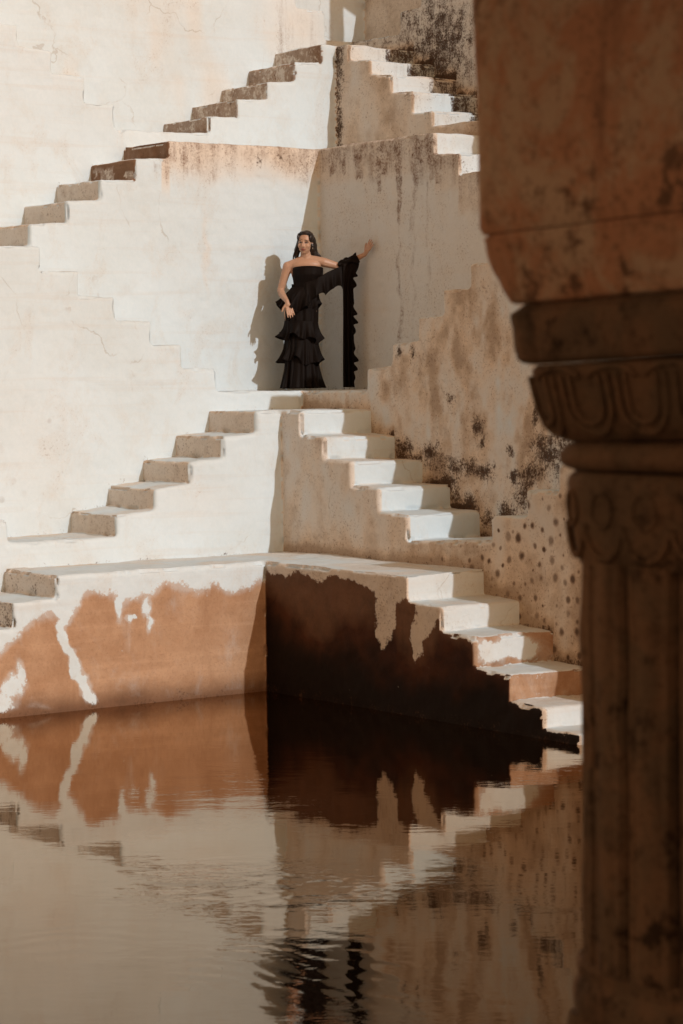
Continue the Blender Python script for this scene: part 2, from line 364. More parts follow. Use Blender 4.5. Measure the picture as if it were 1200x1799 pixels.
def stains(k, V, N, Ld, front_layer):
    left, t, q = layer_coords(V, Ld); z = V[:, 2]; n = len(V)
    A = {a: np.zeros(n) for a in ('grime_shade', 'mould', 'brown', 'wet_shade', 'spot', 'streak')}
    R = ~left; front = q > -0.03
    below = np.where(left, top_z(t, Ld, 'L'), top_z(t, Ld, 'R'))-z         # depth under the step's edge
    riserL = left & (N[:, 1] < -0.6) & (t > Ld['oR']+.16); riserR = R & (N[:, 0] > 0.6) & (t > Ld['oL']+.16); tread = N[:, 2] > 0.6
    n1 = vnoise(V, 2.2, 21, 3); n2 = vnoise(V, (1.5, 1.5, .6), 33, 3)
    tt_, zz_ = t, z
    t = t+(vnoise(V, 6.5, 51, 4)-.5)*.17; z = z+(vnoise(V, 6.5, 77, 4)-.5)*.17      # ragged outlines
    # dirt caught along the foot of each face, just above the tread in front of it
    if front_layer is not None:
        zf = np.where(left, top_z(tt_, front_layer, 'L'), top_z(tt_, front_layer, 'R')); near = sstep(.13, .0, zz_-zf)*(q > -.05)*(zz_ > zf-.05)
        A['grime_shade'] += near*.5*(.4+n1); A['mould'] += sstep(.06, .0, zz_-zf)*(zz_ > zf-.05)*(q > -.05)*np.where(R, .45, .22)
    A['grime_shade'] += np.where(R & front & ~tread, 0.46, 0.02) + np.where(riserL, 0.58, 0)  # warm tone of the shaded faces painted in, along with their stains
    # dirt gathered where a tread meets the wall behind it
    A['grime_shade'] += np.where(tread, 0.30*sstep(-.45, -.8, q)+.30*sstep(.5, .65, n1), 0)
    if k == 'lower':
        zl = poly_z(t, [(8, -2.2), (5.14, -2.12), (4.95, -1.97), (4.87, -1.87), (4.74, -1.86), (4.6, -1.8), (4.47, -1.84), (4.32, -1.68), (4.12, -1.64), (3.95, -1.76), (3.82, -1.7), (3.6, -1.67), (3.51, -1.6), (3.35, -1.65), (3.24, -1.7), (3.01, -1.69), (2.85, -1.74), (2.64, -1.69), (2.3, -1.6)])
        bl = np.clip(.5+(zl-z)/.20+.25*(n1-.5), 0, 1)
        white = worm(t, z, [(4.6, -1.7), (4.54, -1.87), (4.59, -1.96), (4.55, -2.09), (4.44, -2.2), (4.43, -2.34), (4.38, -2.39), (4.35, -2.5), (4.27, -2.6)], .065)*1.2
        for c in [(3.99, -1.81, .05, .16), (3.72, -1.83, .065, .10), (3.69, -1.98, .035, .08), (3.88, -1.90, .035, .035), (5.05, -2.42, .15, .14), (4.97, -2.30, .07, .10), (5.18, -2.55, .22, .12), (5.5, -2.5, .3, .15)]:
            white = np.maximum(white, blob(t, z, *c)*1.0)
        bl = bl - white
        zr = poly_z(t, [(2.3, -1.57), (2.46, -1.57), (2.77, -1.59), (3.05, -1.54), (3.32, -1.63), (3.55, -1.59), (3.85, -1.59), (4.07, -1.62), (4.2, -1.66), (4.56, -1.68), (4.66, -1.72), (5.0, -1.80), (5.3, -1.95), (6.5, -2.4)])
        br = np.clip(.5+(zr-z)/.09, 0, 1)
        cream = np.maximum.reduce([blob(t, z, 4.34, -1.80, .16, .26), blob(t, z, 4.27, -2.0, .075, .16), blob(t, z, 4.50, -1.66, .13, .12), blob(t, z, 4.86, -1.86, .15, .15), blob(t, z, 4.74, -2.02, .12, .17), blob(t, z, 4.70, -2.14, .05, .10)])
        br = br - cream*1.4
        A['brown'] = np.clip(np.where(front, np.where(left, bl, br), 0), 0, 1.0)*(1-sstep(.30, .85, N[:, 2]))
        e3 = riserR & (tt_ > 5.3) & (tt_ < 6.15)
        A['brown'] = np.where(e3, np.clip(np.where(tt_ < 5.7, .80-1.5*blob(-V[:, 1]+(t-tt_), z, 2.12, -2.055, .34, .115), .85), 0, 1), A['brown'])
        A['brown'] = np.where(riserR & ~e3, 0, A['brown'])
        A['wet_shade'] = np.where(R, np.where(riserR, .12, .78+.75*sstep(-1.85, -2.62, z+.5*(n1-.5)+.25*sstep(3.2, 2.5, tt_)*-1)), 0)  # wet stone, with the deep shade low and in the corner painted in
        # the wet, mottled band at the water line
        A['wet_shade'] += np.where(left & front, .75*sstep(.24, .0, zz_+2.663+.12*(n1-.5)), 0); A['mould'] += np.where(front, .34*sstep(.16, .0, zz_+2.663), 0)
        A['grime_shade'] += np.where(R & front, .15, 0) + np.where(riserR, .15, 0)
        A['grime_shade'] = np.where(left & front, .03, A['grime_shade'])
        A['mould'] += np.where(riserL & (t > 4.9), .42, 0) + np.where(riserL & (t < 4.9), .25, 0)
    if k == 'stair':
        A['grime_shade'] += np.where(R & front, .10+.30*sstep(-1.0, -1.6, z)+.8*(vnoise(V, (5, 5, 2.6), 61, 4)-.5), 0) + np.where(riserL, .06, 0)
        sp = R & front & (z < -.5)
        A['spot'] = np.where(sp, np.clip(sstep(4.3, 4.9, t)*.95 + .55*sstep(3.7, 4.0, t)*(z < -1.25), 0, .95)*(.45+.55*sstep(-.7, -1.3, z+.15*(n1-.5))), 0)
        A['mould'] += np.where(R & front & (t > 4.7), .42*sstep(-1.6, -2.2, z-.18*(t-4.7)*-1), 0)
        A['grime_shade'] = np.where(left & front, .03+.1*blob(t, z, 2.6, -1.0, .5, .25), A['grime_shade'])
        A['mould'] += np.where(left & (t < 1.75) & (N[:, 1] > .3), .3, 0)
    if k == 'platform':
        A['grime_shade'] += np.where(R & front, .17+.8*(n2-.45)+1.1*(vnoise(V, (5, 5, 2.6), 61, 4)-.5)+.5*(vnoise(V, (16, 16, 9), 63, 3)-.5), 0)
        mo = np.zeros(n)
        for c in [(2.45, -.52, .30, .15), (2.86, -.60, .30, .20), (3.10, -.86, .32, .25), (3.36, -1.02, .30, .22), (3.70, -1.16, .3, .2), (2.98, -.5, .14, .14), (3.2, -.70, .3, .16), (3.15, -.07, .10, .09), (3.55, -.32, .16, .16), (3.62, -.47, .08, .13), (3.98, -.52, .07, .07), (3.79, -.66, .08, .08), (4.05, -.76, .11, .11), (3.64, -.74, .26, .14), (3.45, -.68, .2, .14), (4.5, -.55, .36, .40), (4.25, -.74, .2, .18), (4.70, -.42, .24, .30), (3.95, -1.08, .28, .2), (4.15, -.95, .18, .28), (4.35, -.2, .10, .30), (2.4, .38, .08, .08), (2.6, .33, .08, .12)]:
            mo = np.maximum(mo, blob(t, z, *c))
        A['mould'] += np.where(R & front, .80*mo, 0)
        for c in [(2.15, -.02, .09, .16), (2.93, -.08, .14, .2), (2.5, .30, .16, .14), (3.05, .55, .1, .2), (3.3, .35, .12, .2), (3.35, .15, .12, .18), (2.9, .25, .12, .2), (3.75, .45, .12, .3), (4.3, -.1, .12, .35)]:
            A['grime_shade'] += np.where(R & front, .30*blob(t, z, *c), 0)
        A['spot'] = np.where(left & front, .34*np.maximum.reduce([blob(t, z, 4.1, -.3, .35, .35), blob(t, z, 3.7, -.3, .5, .4), blob(t, z, 3.9, -.75, .35, .45), blob(t, z, 4.1, -1.0, .3, .25)]), 0)
        A['grime_shade'] = np.where(left & front, .02+.10*blob(t, z, 3.85, -.5, .6, .8), A['grime_shade'])
    if k == 'ledge':
        A['streak'] += np.where(R & front, .66*sstep(.55, .05, below+.45*(n1-.5)), 0)
        for a, w, zt, zb2, s in [(1.35, .05, 2.4, -.1, .66), (1.345, .08, 2.4, 1.6, .5), (1.58, .065, 2.3, -.2, .60), (1.80, .045, 2.0, .9, .45), (1.04, .06, 2.4, 1.95, .6), (1.15, .05, 2.4, 2.1, .6), (.69, .05, 2.4, 2.1, .6), (1.90, .09, 2.4, 2.0, .6), (1.70, .10, 2.45, 2.0, .55), (.45, .05, 2.4, 2.15, .5), (.25, .06, 2.4, 2.2, .5)]:
            A['streak'] += np.where(R & front, s*np.clip(1.2-np.abs(t-a-.02*(n1-.5))/w, 0, 1)*((z < zt) & (z > zb2)), 0)
        A['grime_shade'] = np.where(R & front, .38+.16*sstep(.42, .3, below)+.4*(n2-.47), A['grime_shade'])  # the constant part carries the right face's painted shade tone
        A['streak'] += np.where(left & front & (t < 2.0), .60*sstep(.46, .10, below+.5*(n1-.5)), 0)
        A['mould'] += np.where(left & front, .55*np.maximum.reduce([blob(t, z, .73, 2.32, .07, .09), blob(t, z, .51, 2.36, .10, .07), blob(t, z, .35, 2.37, .08, .05), blob(t, z, .11, 2.33, .09, .09)]), 0)
        A['grime_shade'] = np.where(left & front, .02+.62*sstep(.46, .1, below+.2*(n1-.5))*(t < 1.9)*(.4+n2)+.25*blob(t, z, 1.38, 1.4, .05, .5), A['grime_shade'])
        rb = np.where(riserL, np.where(tt_ < 2.0, .85, np.where(tt_ < 2.4, .55+.6*sstep(-.03, .08, -below+.08), .0)), 0); A['brown'] += rb; A['wet_shade'] += (rb > 0)*(.50+.5*(n1-.5)); A['mould'] += .25*(rb > .8)
        A['mould'] += np.where(riserR, .36*sstep(.45, .6, n1), 0)
        A['grime_shade'] += np.where(riserR, .15, 0)
    if k == 'upper':
        A['mould'] += np.where(R & front, .75*np.clip(1.25-np.abs(t+.80)/(.10+.05*sstep(2.9, 3.4, z)), 0, 1), 0)
        A['mould'] += np.where(R & front, .45*blob(t, z, .72, 2.80, .12, .14)+.4*blob(t, z, .42, 3.0, .1, .06), 0)
        A['grime_shade'] += np.where(R & front, .22+.8*(vnoise(V, (4, 4, 1.8), 65, 4)-.5), 0)
        A['grime_shade'] = np.where(left & front, .02+.04*sstep(.3, .05, below)+.03*sstep(.52, .7, n2)*(t > 1.8), A['grime_shade'])
        A['brown'] += np.where(riserL, .62+.5*(n1-.5), 0); A['wet_shade'] += np.where(riserL, .42+.6*(n1-.5), 0); A['mould'] += np.where(riserL, .22, 0)
        # inner part of the right risers: its shade painted in with the mould colour
        A['mould'] += np.where(R & (q < -.50) & riserR, .66, 0) + np.where(riserR & (q > -.5), .36*n2, 0); A['grime_shade'] += np.where(riserR, .25+.9*(n1-.45), 0)
        A['streak'] += np.where(riserR, .30, 0)
    if k == 'top':
        A['mould'] += np.where(R & front, .42+.35*(n2-.5)*2+.35*blob(t, z, -.1, 3.6, .6, .5), 0)
        A['streak'] += np.where(R & front, .52, 0)
        A['streak'] += np.where(left & front & (t < -.7), .38, 0)
        A['grime_shade'] = np.where(left & front, .05+.5*(blob(t, z, 1.91, 2.95, .12, .5)+blob(t, z, 2.0, 2.55, .3, .25))+.35*blob(t, z, -1.0, 4.0, .6, .5)+.25*sstep(.55, .7, n2), A['grime_shade'])
        A['mould'] += np.where(left & front, .58*blob(t, z, 1.75, 2.74, .16, .12), 0)
    if k == 'back':
        A['grime_shade'] += np.where(R, .25, .15)
        A['streak'] += np.where(R & front, .22, .25)
    return A

def main_piece(F, nv):
    """mask of the faces of F in its largest connected piece."""
    u, inv = np.unique(F, return_inverse=True); F = inv.reshape(-1, 4); lab = np.arange(len(u))
    for _ in range(3000):
        m = lab[F].min(1); new = lab.copy()
        for i in range(4): np.minimum.at(new, F[:, i], m)
        new = new[new]
        if (new == lab).all(): break
        lab = new
    l = lab[F[:, 0]]; u, c = np.unique(l, return_counts=True)
    return l == u[c.argmax()]
TERRACE = {
    'lower': ('pool_wall', 'rust brown corner wall rising from the water under a white peeling ledge', 'wall'),
    'stair': ('corner_pier', 'narrow white corner pier rising from the pool ledge below the standing woman', 'wall'),
    'platform': ('corner_platform', 'low white corner platform on which the woman stands', 'platform'),
    'ledge': ('corner_wall', 'tall corner wall behind the woman, white on one face and streaked beige on the other', 'wall'),
    'upper': ('upper_pier', 'narrow corner pier with a black mould strip above the stained upper ledge', 'wall'),
    'top': ('top_platform', 'mouldy low corner platform behind the topmost stair head', 'platform'),
    'back': ('back_wall', 'hindmost plain corner wall at the top edge of the photo', 'wall'),
}
FLIGHT = {
    ('lower', 'L', 'down'): 'white steps going down into the pool at the far left of the rust brown wall',
    ('lower', 'R', 'down'): 'sunlit steps going down to the water beside the dark pool wall and carved pillar',
    ('stair', 'L', 'down'): 'white flight with five beige risers going down leftwards from below the woman',
    ('stair', 'L', 'up'): 'white flight at the left picture edge rising from the pool ledge',
    ('stair', 'R', 'down'): 'flight with half sunlit risers going down rightwards from below the woman',
    ('stair', 'R', 'up'): 'flight with a dark spotted flank, half hidden by the pillar, rising from the pool ledge',
    ('stair', 'R', 'far'): 'spotted stair behind the pillar going down on its far side',
    ('platform', 'L', 'up'): 'white flight with barely visible outline rising leftwards from the woman\'s platform',
    ('platform', 'R', 'up'): 'flight with a mottled mouldy flank rising rightwards from the woman\'s platform',
    ('platform', 'R', 'far'): 'mottled stair hidden by the pillar descending beyond its landing',
    ('ledge', 'L', 'down'): 'white flight with dark brown upper risers going down leftwards from the stained ledge',
    ('ledge', 'R', 'down'): 'bright flaking steps beside the pillar going down rightwards from the streaked ledge',
    ('ledge', 'R', 'far'): 'streaked stair hidden by the pillar climbing back to the upper ledge',
    ('upper', 'L', 'down'): 'topmost white flight going down leftwards, its risers stained dark brown',
    ('upper', 'L', 'up'): 'faint white flight at the upper left rising away from the topmost stair foot',
    ('upper', 'R', 'down'): 'topmost flight going down rightwards with pale patchy risers and a beige flank',
    ('upper', 'R', 'up'): 'upper stair behind the pillar rising away to the right',
    ('upper', 'R', 'far'): 'upper stair behind the pillar falling away on its far side',
    ('top', 'L', 'up'): 'white wall-like flight above the topmost left stair, brown streaks at its edge',
    ('top', 'R', 'up'): 'blackened flight wall with heavy mould streaks above the topmost right stair',
    ('top', 'R', 'far'): 'blackened stair at the upper right hidden by the pillar block',
}

def split_layer(Ld):
    k = Ld['k']
    V, N, Q = build_layer(Ld)
    li = [x['k'] for x in LAYERS].index(k); A = stains(k, V, N, Ld, LAYERS[li-1] if li else None)
    C = V[Q].mean(1)
    e1 = V[Q[:, 2]]-V[Q[:, 0]]; e2 = V[Q[:, 3]]-V[Q[:, 1]]
    FN = np.cross(e1, e2); FN /= np.linalg.norm(FN, axis=1)[:, None]+1e-12
    left, t, q = layer_coords(C, Ld)
    o = np.where(left, Ld['oL'], Ld['oR'])
    keep = (q+o > Ld['ob']-0.07) & (C[:, 2] > Ld['zb']+.05)
    tcl = np.where(left, Ld['tL'], Ld['tR'])
    parts = {}
    def add(thing, part, mask):
        idx = np.nonzero(mask)[0]
        if len(idx): parts.setdefault(thing, []).append((part, idx))
    for side in 'LR':
        m = keep & (left if side == 'L' else ~left)
        starts = [fl[0][0] for _, fl in Ld[side]]+[99]
        ter = m & (t < starts[0]-.03)
        up = FN[:, 2] > .55
        add('T', 'ledge'+side, ter & up); add('T', 'wall', ter & ~up)
        for fi, (kind, fl) in enumerate(Ld[side]):
            fm = m & (t >= starts[fi]-.03) & (t < starts[fi+1]-.03)
            ts = [x[0]-.03 for x in fl]
            si = np.clip(np.searchsorted(ts, t, side='right')-1, 0, len(fl)-1)
            zt = np.array([x[2] for x in fl])[si]
            zlow = np.minimum(zt, np.array([min(x[1], x[2]) for x in fl])[si])-.2
            fr = fm & (np.where(left, FN[:, 0], -FN[:, 1]) > .75) & (C[:, 2] < zlow)
            add((side, kind), 'flank', fr)
            for s in range(len(fl)):
                add((side, kind), 'step', fm & ~fr & (si == s))
    for thing, plist in parts.items():
        if thing == 'T':
            nm, lab, cat = TERRACE[k]
            root = empty(nm, lab, cat, (Ld['oL'], -Ld['oR'], Ld['zb']))
            new = []
            for p, idx in plist:
                if p.startswith('ledge'):
                    big = main_piece(Q[idx], len(V))
                    new.append(('ledge', idx[big]))
                    if (~big).any(): new.append(('loose', idx[~big]))
                else: new.append((p, idx))
            rest = [idx for p, idx in new if p == 'loose']
            plist = [x for x in new if x[0] != 'loose']
            wi = max((i for i, (p, _) in enumerate(plist) if p == 'wall'), key=lambda i: len(plist[i][1]))
            if rest: plist[wi] = ('wall', np.concatenate([plist[wi][1]]+rest))
        else:
            side, kind = thing
            fl = dict(Ld[side])[kind]; t0 = fl[0][0]
            loc = (Ld['oL'], -t0, Ld['zb']) if side == 'L' else (t0, -Ld['oR'], Ld['zb'])
            root = empty('stair_flight', FLIGHT[(k, side, kind)], 'stairs', loc, 'stair flights of the stepwell')
        for p, idx in plist:
            f = Q[idx]; u, inv = np.unique(f, return_inverse=True)
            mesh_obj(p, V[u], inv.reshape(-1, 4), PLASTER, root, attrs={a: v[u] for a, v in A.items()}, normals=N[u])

def vert_normals(V, Q):
    e1 = V[Q[:, 2]]-V[Q[:, 0]]; e2 = V[Q[:, 3]]-V[Q[:, 1]]; fn = np.cross(e1, e2)
    out = np.zeros_like(V)
    for i in range(4):
        for c in range(3): out[:, c] += np.bincount(Q[:, i], fn[:, c], len(V))
    return out/(np.linalg.norm(out, axis=1)[:, None]+1e-12)
for Ld in LAYERS: split_layer(Ld)

# ------------------------------------------------------------------ water
def quad(name, x0, y0, x1, y1, z, mat):
    return mesh_obj(name, [(x0, y0, z), (x1, y0, z), (x1, y1, z), (x0, y1, z)], [[0, 1, 2, 3]], mat)
w = quad('pool_water', 1.9, -24, 26, -1.9, -2.663, WATER)
w['kind'] = 'structure'; w['label'] = 'dark still pool water reflecting the steps'; w['category'] = 'water'

# ------------------------------------------------------------------ carved pillar and the pavilion it carries
def stone(name, c1, c2, c3, bump=0.4):
    k = NT(name); P = k.pos()
    a = k.noise(P, 5.0, 7, 0.7, 0.6); b = k.noise(P, 14, 6, 0.72); f = k.noise(P, 60, 4, 0.75); e = k.noise(P, 2.6, 5, 0.6)
    col = k.mix(k.sstep(0.42, 0.58, a), c1, c2)
    col = k.mix(k.math('MULTIPLY', k.sstep(0.49, 0.62, b), k.sstep(0.40, 0.60, e)), col, c3)
    col = k.mix(k.math('MULTIPLY', k.sstep(0.52, 0.66, f), 0.5), col, c3)
    st = k.noise(k.scaled(P, (11, 11, 1.2)), 1.0, 5, 0.6)
    col = k.mix(k.math('MULTIPLY', k.sstep(0.52, 0.72, st), 0.55), col, c3)
    k.bsdf(col, 0.85, 0.2, k.bump(k.math('ADD', b, k.math('MULTIPLY', f, 0.4)), bump, 0.01)); return k.m
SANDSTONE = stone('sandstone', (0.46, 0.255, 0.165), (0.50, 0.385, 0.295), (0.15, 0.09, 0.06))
SANDSTONE_DARK = stone('dark_sandstone', (0.170, 0.108, 0.070), (0.125, 0.09, 0.062), (0.035, 0.022, 0.015))  # darker stone for the pillar parts below the abacus
PAVING = stone('paving_stone', (0.22, 0.17, 0.13), (0.26, 0.21, 0.16), (0.14, 0.10, 0.075))

UC, DEPTH, TILT = 0.80, 5.0, 0.047
PBASE = Vector((CAM.x, CAM.y, 0)) + FW*DEPTH + RT*UC
NSEG = 96
def ring(p, uleft, zrel, tilt, flute=None):
    """superellipse cross-section, axis-aligned with the stepwell, scaled so its left silhouette sits at uleft."""
    th = np.arange(NSEG)/NSEG*2*math.pi
    c, s_ = np.cos(th), np.sin(th)
    r = (np.abs(c)**p+np.abs(s_)**p)**(-1/p)
    if flute is not None: r = r*flute(th)
    x, y = r*c, r*s_
    u = x*RT.x+y*RT.y
    k = (UC-uleft)/(-u.min())
    x, y, u = x*k, y*k, u*k
    z = CAM.z+zrel+tilt*(u-u.min())
    return np.stack([PBASE.x+x, PBASE.y+y, z], 1)
def loft(name, rings, mat, parent, caps=True, smooth=True):
    n = len(rings[0]); V = np.concatenate(rings); F = []
    nz = (vnoise(V, 9, 41, 3)-.5)*.016+(vnoise(V, 34, 43, 2)-.5)*.007
    ax = V-np.array([PBASE.x, PBASE.y, 0]); ax[:, 2] = 0; V = V+ax/(np.linalg.norm(ax, axis=1)[:, None]+1e-9)*nz[:, None]
    for i in range(len(rings)-1):
        for j in range(n): F.append([i*n+j, i*n+(j+1) % n, (i+1)*n+(j+1) % n, (i+1)*n+j])
    if caps: F.append(list(range(n))[::-1]); F.append([(len(rings)-1)*n+j for j in range(n)])
    o = mesh_obj(name, V, F, mat, parent)
    for pl in o.data.polygons: pl.use_smooth = smooth and len(pl.vertices) == 4
    o.data.set_sharp_from_angle(angle=math.radians(32))
    return o
def prof(pts, p, tilt, sub=4):
    out = []
    for (z0, u0), (z1, u1) in zip(pts, pts[1:]):
        for i in range(sub): out.append(ring(p, u0+(u1-u0)*i/sub, z0+(z1-z0)*i/sub, tilt))
    out.append(ring(p, pts[-1][1], pts[-1][0], tilt)); return out
ZF = -1.50                                       # pavilion floor, below the eye
pil = empty('pillar', 'dark carved sandstone pillar with fluted shaft and moulded capital in the shaded foreground', 'pillar', (PBASE.x, PBASE.y, CAM.z+ZF))
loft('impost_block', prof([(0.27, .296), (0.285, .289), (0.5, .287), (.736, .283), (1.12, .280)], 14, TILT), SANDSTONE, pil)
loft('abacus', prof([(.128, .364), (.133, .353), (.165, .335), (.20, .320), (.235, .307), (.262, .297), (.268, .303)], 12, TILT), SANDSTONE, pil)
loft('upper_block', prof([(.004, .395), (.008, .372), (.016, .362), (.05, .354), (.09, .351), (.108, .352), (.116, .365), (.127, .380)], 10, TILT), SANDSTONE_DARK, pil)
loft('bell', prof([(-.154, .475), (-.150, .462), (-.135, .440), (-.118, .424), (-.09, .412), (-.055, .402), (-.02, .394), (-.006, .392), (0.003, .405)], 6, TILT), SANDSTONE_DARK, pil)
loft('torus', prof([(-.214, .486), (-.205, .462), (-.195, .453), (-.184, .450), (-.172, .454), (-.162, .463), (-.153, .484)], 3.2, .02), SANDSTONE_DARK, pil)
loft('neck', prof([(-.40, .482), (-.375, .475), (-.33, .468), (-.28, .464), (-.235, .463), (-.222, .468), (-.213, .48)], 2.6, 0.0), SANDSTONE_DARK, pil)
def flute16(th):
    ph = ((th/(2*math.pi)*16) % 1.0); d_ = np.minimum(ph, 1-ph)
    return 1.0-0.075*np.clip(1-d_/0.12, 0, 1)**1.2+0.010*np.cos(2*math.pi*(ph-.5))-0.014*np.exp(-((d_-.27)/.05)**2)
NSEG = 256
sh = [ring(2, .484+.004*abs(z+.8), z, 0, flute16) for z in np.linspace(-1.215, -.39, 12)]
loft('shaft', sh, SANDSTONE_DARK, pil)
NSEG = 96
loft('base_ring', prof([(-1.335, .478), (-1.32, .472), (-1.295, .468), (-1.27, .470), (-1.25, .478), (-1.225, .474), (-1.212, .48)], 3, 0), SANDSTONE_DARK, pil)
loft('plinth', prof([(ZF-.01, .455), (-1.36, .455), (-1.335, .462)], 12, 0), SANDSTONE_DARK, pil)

def surf_pt(th, zrel, p, table, tilt, lift):
    zs = [a for a, _ in table]; us = [b for _, b in table]
    ul = np.interp(zrel, zs, us)-lift
    c, s_ = math.cos(th), math.sin(th)
    def rr(t): return (abs(math.cos(t))**p+abs(math.sin(t))**p)**(-1/p)
    tt = np.arange(96)/96*2*math.pi
    um = min(rr(t)*(math.cos(t)*RT.x+math.sin(t)*RT.y) for t in tt)
    k = (UC-ul)/(-um); r = rr(th)*k
    x, y = r*c, r*s_; u = x*RT.x+y*RT.y
    return (PBASE.x+x, PBASE.y+y, CAM.z+zrel+tilt*(u+(UC-ul)))
def tube_mesh(paths, rad, nseg=6):
    V, F = [], []
    for path in paths:
        P = [Vector(q) for q in path]; b0 = len(V)
        for i, q in enumerate(P):
            d = (P[min(i+1, len(P)-1)]-P[max(i-1, 0)]).normalized()
            a = d.orthogonal().normalized() if i == 0 else (a-d*a.dot(d)).normalized()
            b = d.cross(a)
            rr = rad(i/(len(P)-1)) if callable(rad) else rad
            for j in range(nseg):
                w_ = 2*math.pi*j/nseg; V.append(q+a*math.cos(w_)*rr+b*math.sin(w_)*rr)
        for i in range(len(P)-1):
            for j in range(nseg): F.append([b0+i*nseg+j, b0+i*nseg+(j+1) % nseg, b0+(i+1)*nseg+(j+1) % nseg, b0+(i+1)*nseg+j])
        F.append([b0+j for j in range(nseg)][::-1]); F.append([b0+(len(P)-1)*nseg+j for j in range(nseg)])
    return [tuple(v) for v in V], F
BELL = [(-.154, .475), (-.135, .440), (-.118, .424), (-.09, .412), (-.055, .402), (-.02, .394), (0.003, .392)]
def th_at(off):   # angle on the face looking along -Y, off in metres along +X
    return math.atan2(-0.30, off)
for ci, cx in enumerate([-.235, -.085, .065, .215]):
    for sc in (1.0, 0.62):
        pts = []
        for i in range(25):
            a = math.pi*(0.0+i/24)
            ox = cx+.062*sc*math.cos(a); oz = -.082-.055*sc*math.sin(a) if True else 0
            pts.append((ox, oz))
        pts = [(cx+.062*sc, -.02)]+pts+[(cx-.062*sc, -.02)]
        path = [surf_pt(th_at(ox), oz, 6, BELL, TILT, .004) for ox, oz in pts]
        V, F = tube_mesh([path], .0065); mesh_obj('scroll', V, F, SANDSTONE_DARK, pil, smooth=True)
    arc = [surf_pt(th_at(cx+.075+.062*math.cos(a)), -.028+.022*math.sin(a), 6, BELL, TILT, .004) for a in np.linspace(0, math.pi, 12)]
    V, F = tube_mesh([arc], .007); mesh_obj('scroll', V, F, SANDSTONE_DARK, pil, smooth=True)
NECK = [(-.40, .482), (-.375, .475), (-.33, .468), (-.28, .464), (-.235, .463), (-.213, .48)]
for i in range(16):
    th0 = (i+.5)/16*2*math.pi
    path = [surf_pt(th0+.185*math.cos(a), -.315-.068*math.sin(a), 2.6, NECK, 0, .004) for a in np.linspace(0.0, math.pi, 14)]
    V, F = tube_mesh([path], .007); mesh_obj('petal_rim', V, F, SANDSTONE_DARK, pil, smooth=True)
    path = [surf_pt(th0+.10*math.cos(a), -.285-.035*math.sin(a), 2.6, NECK, 0, .002) for a in np.linspace(0, 2*math.pi, 14)]
    V, F = tube_mesh([path], .005); mesh_obj('rosette', V, F, SANDSTONE_DARK, pil, smooth=True)

def box(x0, y0, z0, x1, y1, z1):
    V = [(x, y, z) for z in (z0, z1) for x, y in ((x0, y0), (x1, y0), (x1, y1), (x0, y1))]
    return V, [[3, 2, 1, 0], [4, 5, 6, 7], [0, 1, 5, 4], [1, 2, 6, 5], [2, 3, 7, 6], [3, 0, 4, 7]]
pav = empty('pavilion', 'shaded sandstone pavilion round the viewpoint, its carved pillar standing at the corner', 'pavilion', (20, -14, CAM.z+ZF))
fz = CAM.z+ZF
V, F = box(PBASE.x-.48, -18.0, fz-.6, 23.0, PBASE.y+.48, fz); mesh_obj('floor_slab', V, F, PAVING, pav)
V, F = box(PBASE.x-.9, -15.6, CAM.z+1.50, 23.6, PBASE.y+1.5, CAM.z+1.72); mesh_obj('roof_slab', V, F, SANDSTONE, pav)
V, F = box(23.0, -13.2, fz-.6, 23.4, PBASE.y+1.3, CAM.z+1.497); mesh_obj('sun_shield_wall', V, F, SANDSTONE, pav)  # added, unseen wall sized to keep direct sun off the pillar
V, F = box(PBASE.x-.34, -15.5, CAM.z+1.15, PBASE.x+.34, PBASE.y+.34, CAM.z+1.497); mesh_obj('lintel', V, F, SANDSTONE, pav)
V, F = box(PBASE.x+.343, PBASE.y-.34, CAM.z+1.16, 22.997, PBASE.y+.34, CAM.z+1.494); mesh_obj('lintel', V, F, SANDSTONE, pav)
V, F = box(PBASE.x-.44, -17.96, -4.6, 22.9, PBASE.y+.44, fz-.6-.003); mesh_obj('footing', V, F, PLASTER, pav)

# an added, unseen kiosk on the upper right terrace, above the frame; pier and lintel shaped to shade the topmost corner
kio = empty('shade_kiosk', 'added unseen stone kiosk casting shade on the topmost corner', 'kiosk', (1.5, 2.6, 4.70))
V, F = box(1.42, 2.40+.03, 4.60, 1.64, 2.60, 6.30); mesh_obj('pier', V, F, PLASTER, kio)
V, F = box(1.40, 2.44, 6.303, 1.66, 4.2, 6.9); mesh_obj('lintel', V, F, PLASTER, kio)
V, F = box(1.43, 2.603, 6.06, 1.63, 3.0, 6.30); V = [(x, y, z+(.20 if (z < 6.1 and y < 2.7) else 0)) for x, y, z in V]; mesh_obj('bracket', V, F, PLASTER, kio)
V, F = box(1.42, 3.9, 4.60, 1.64, 4.1, 6.30); mesh_obj('pier', V, F, PLASTER, kio)

# pool bed under the water
bed = quad('pool_bed', -3, -26, 30, 4, -4.5, PAVING); bed['kind'] = 'structure'; bed['label'] = 'stone bed under the dark pool water'; bed['category'] = 'ground'

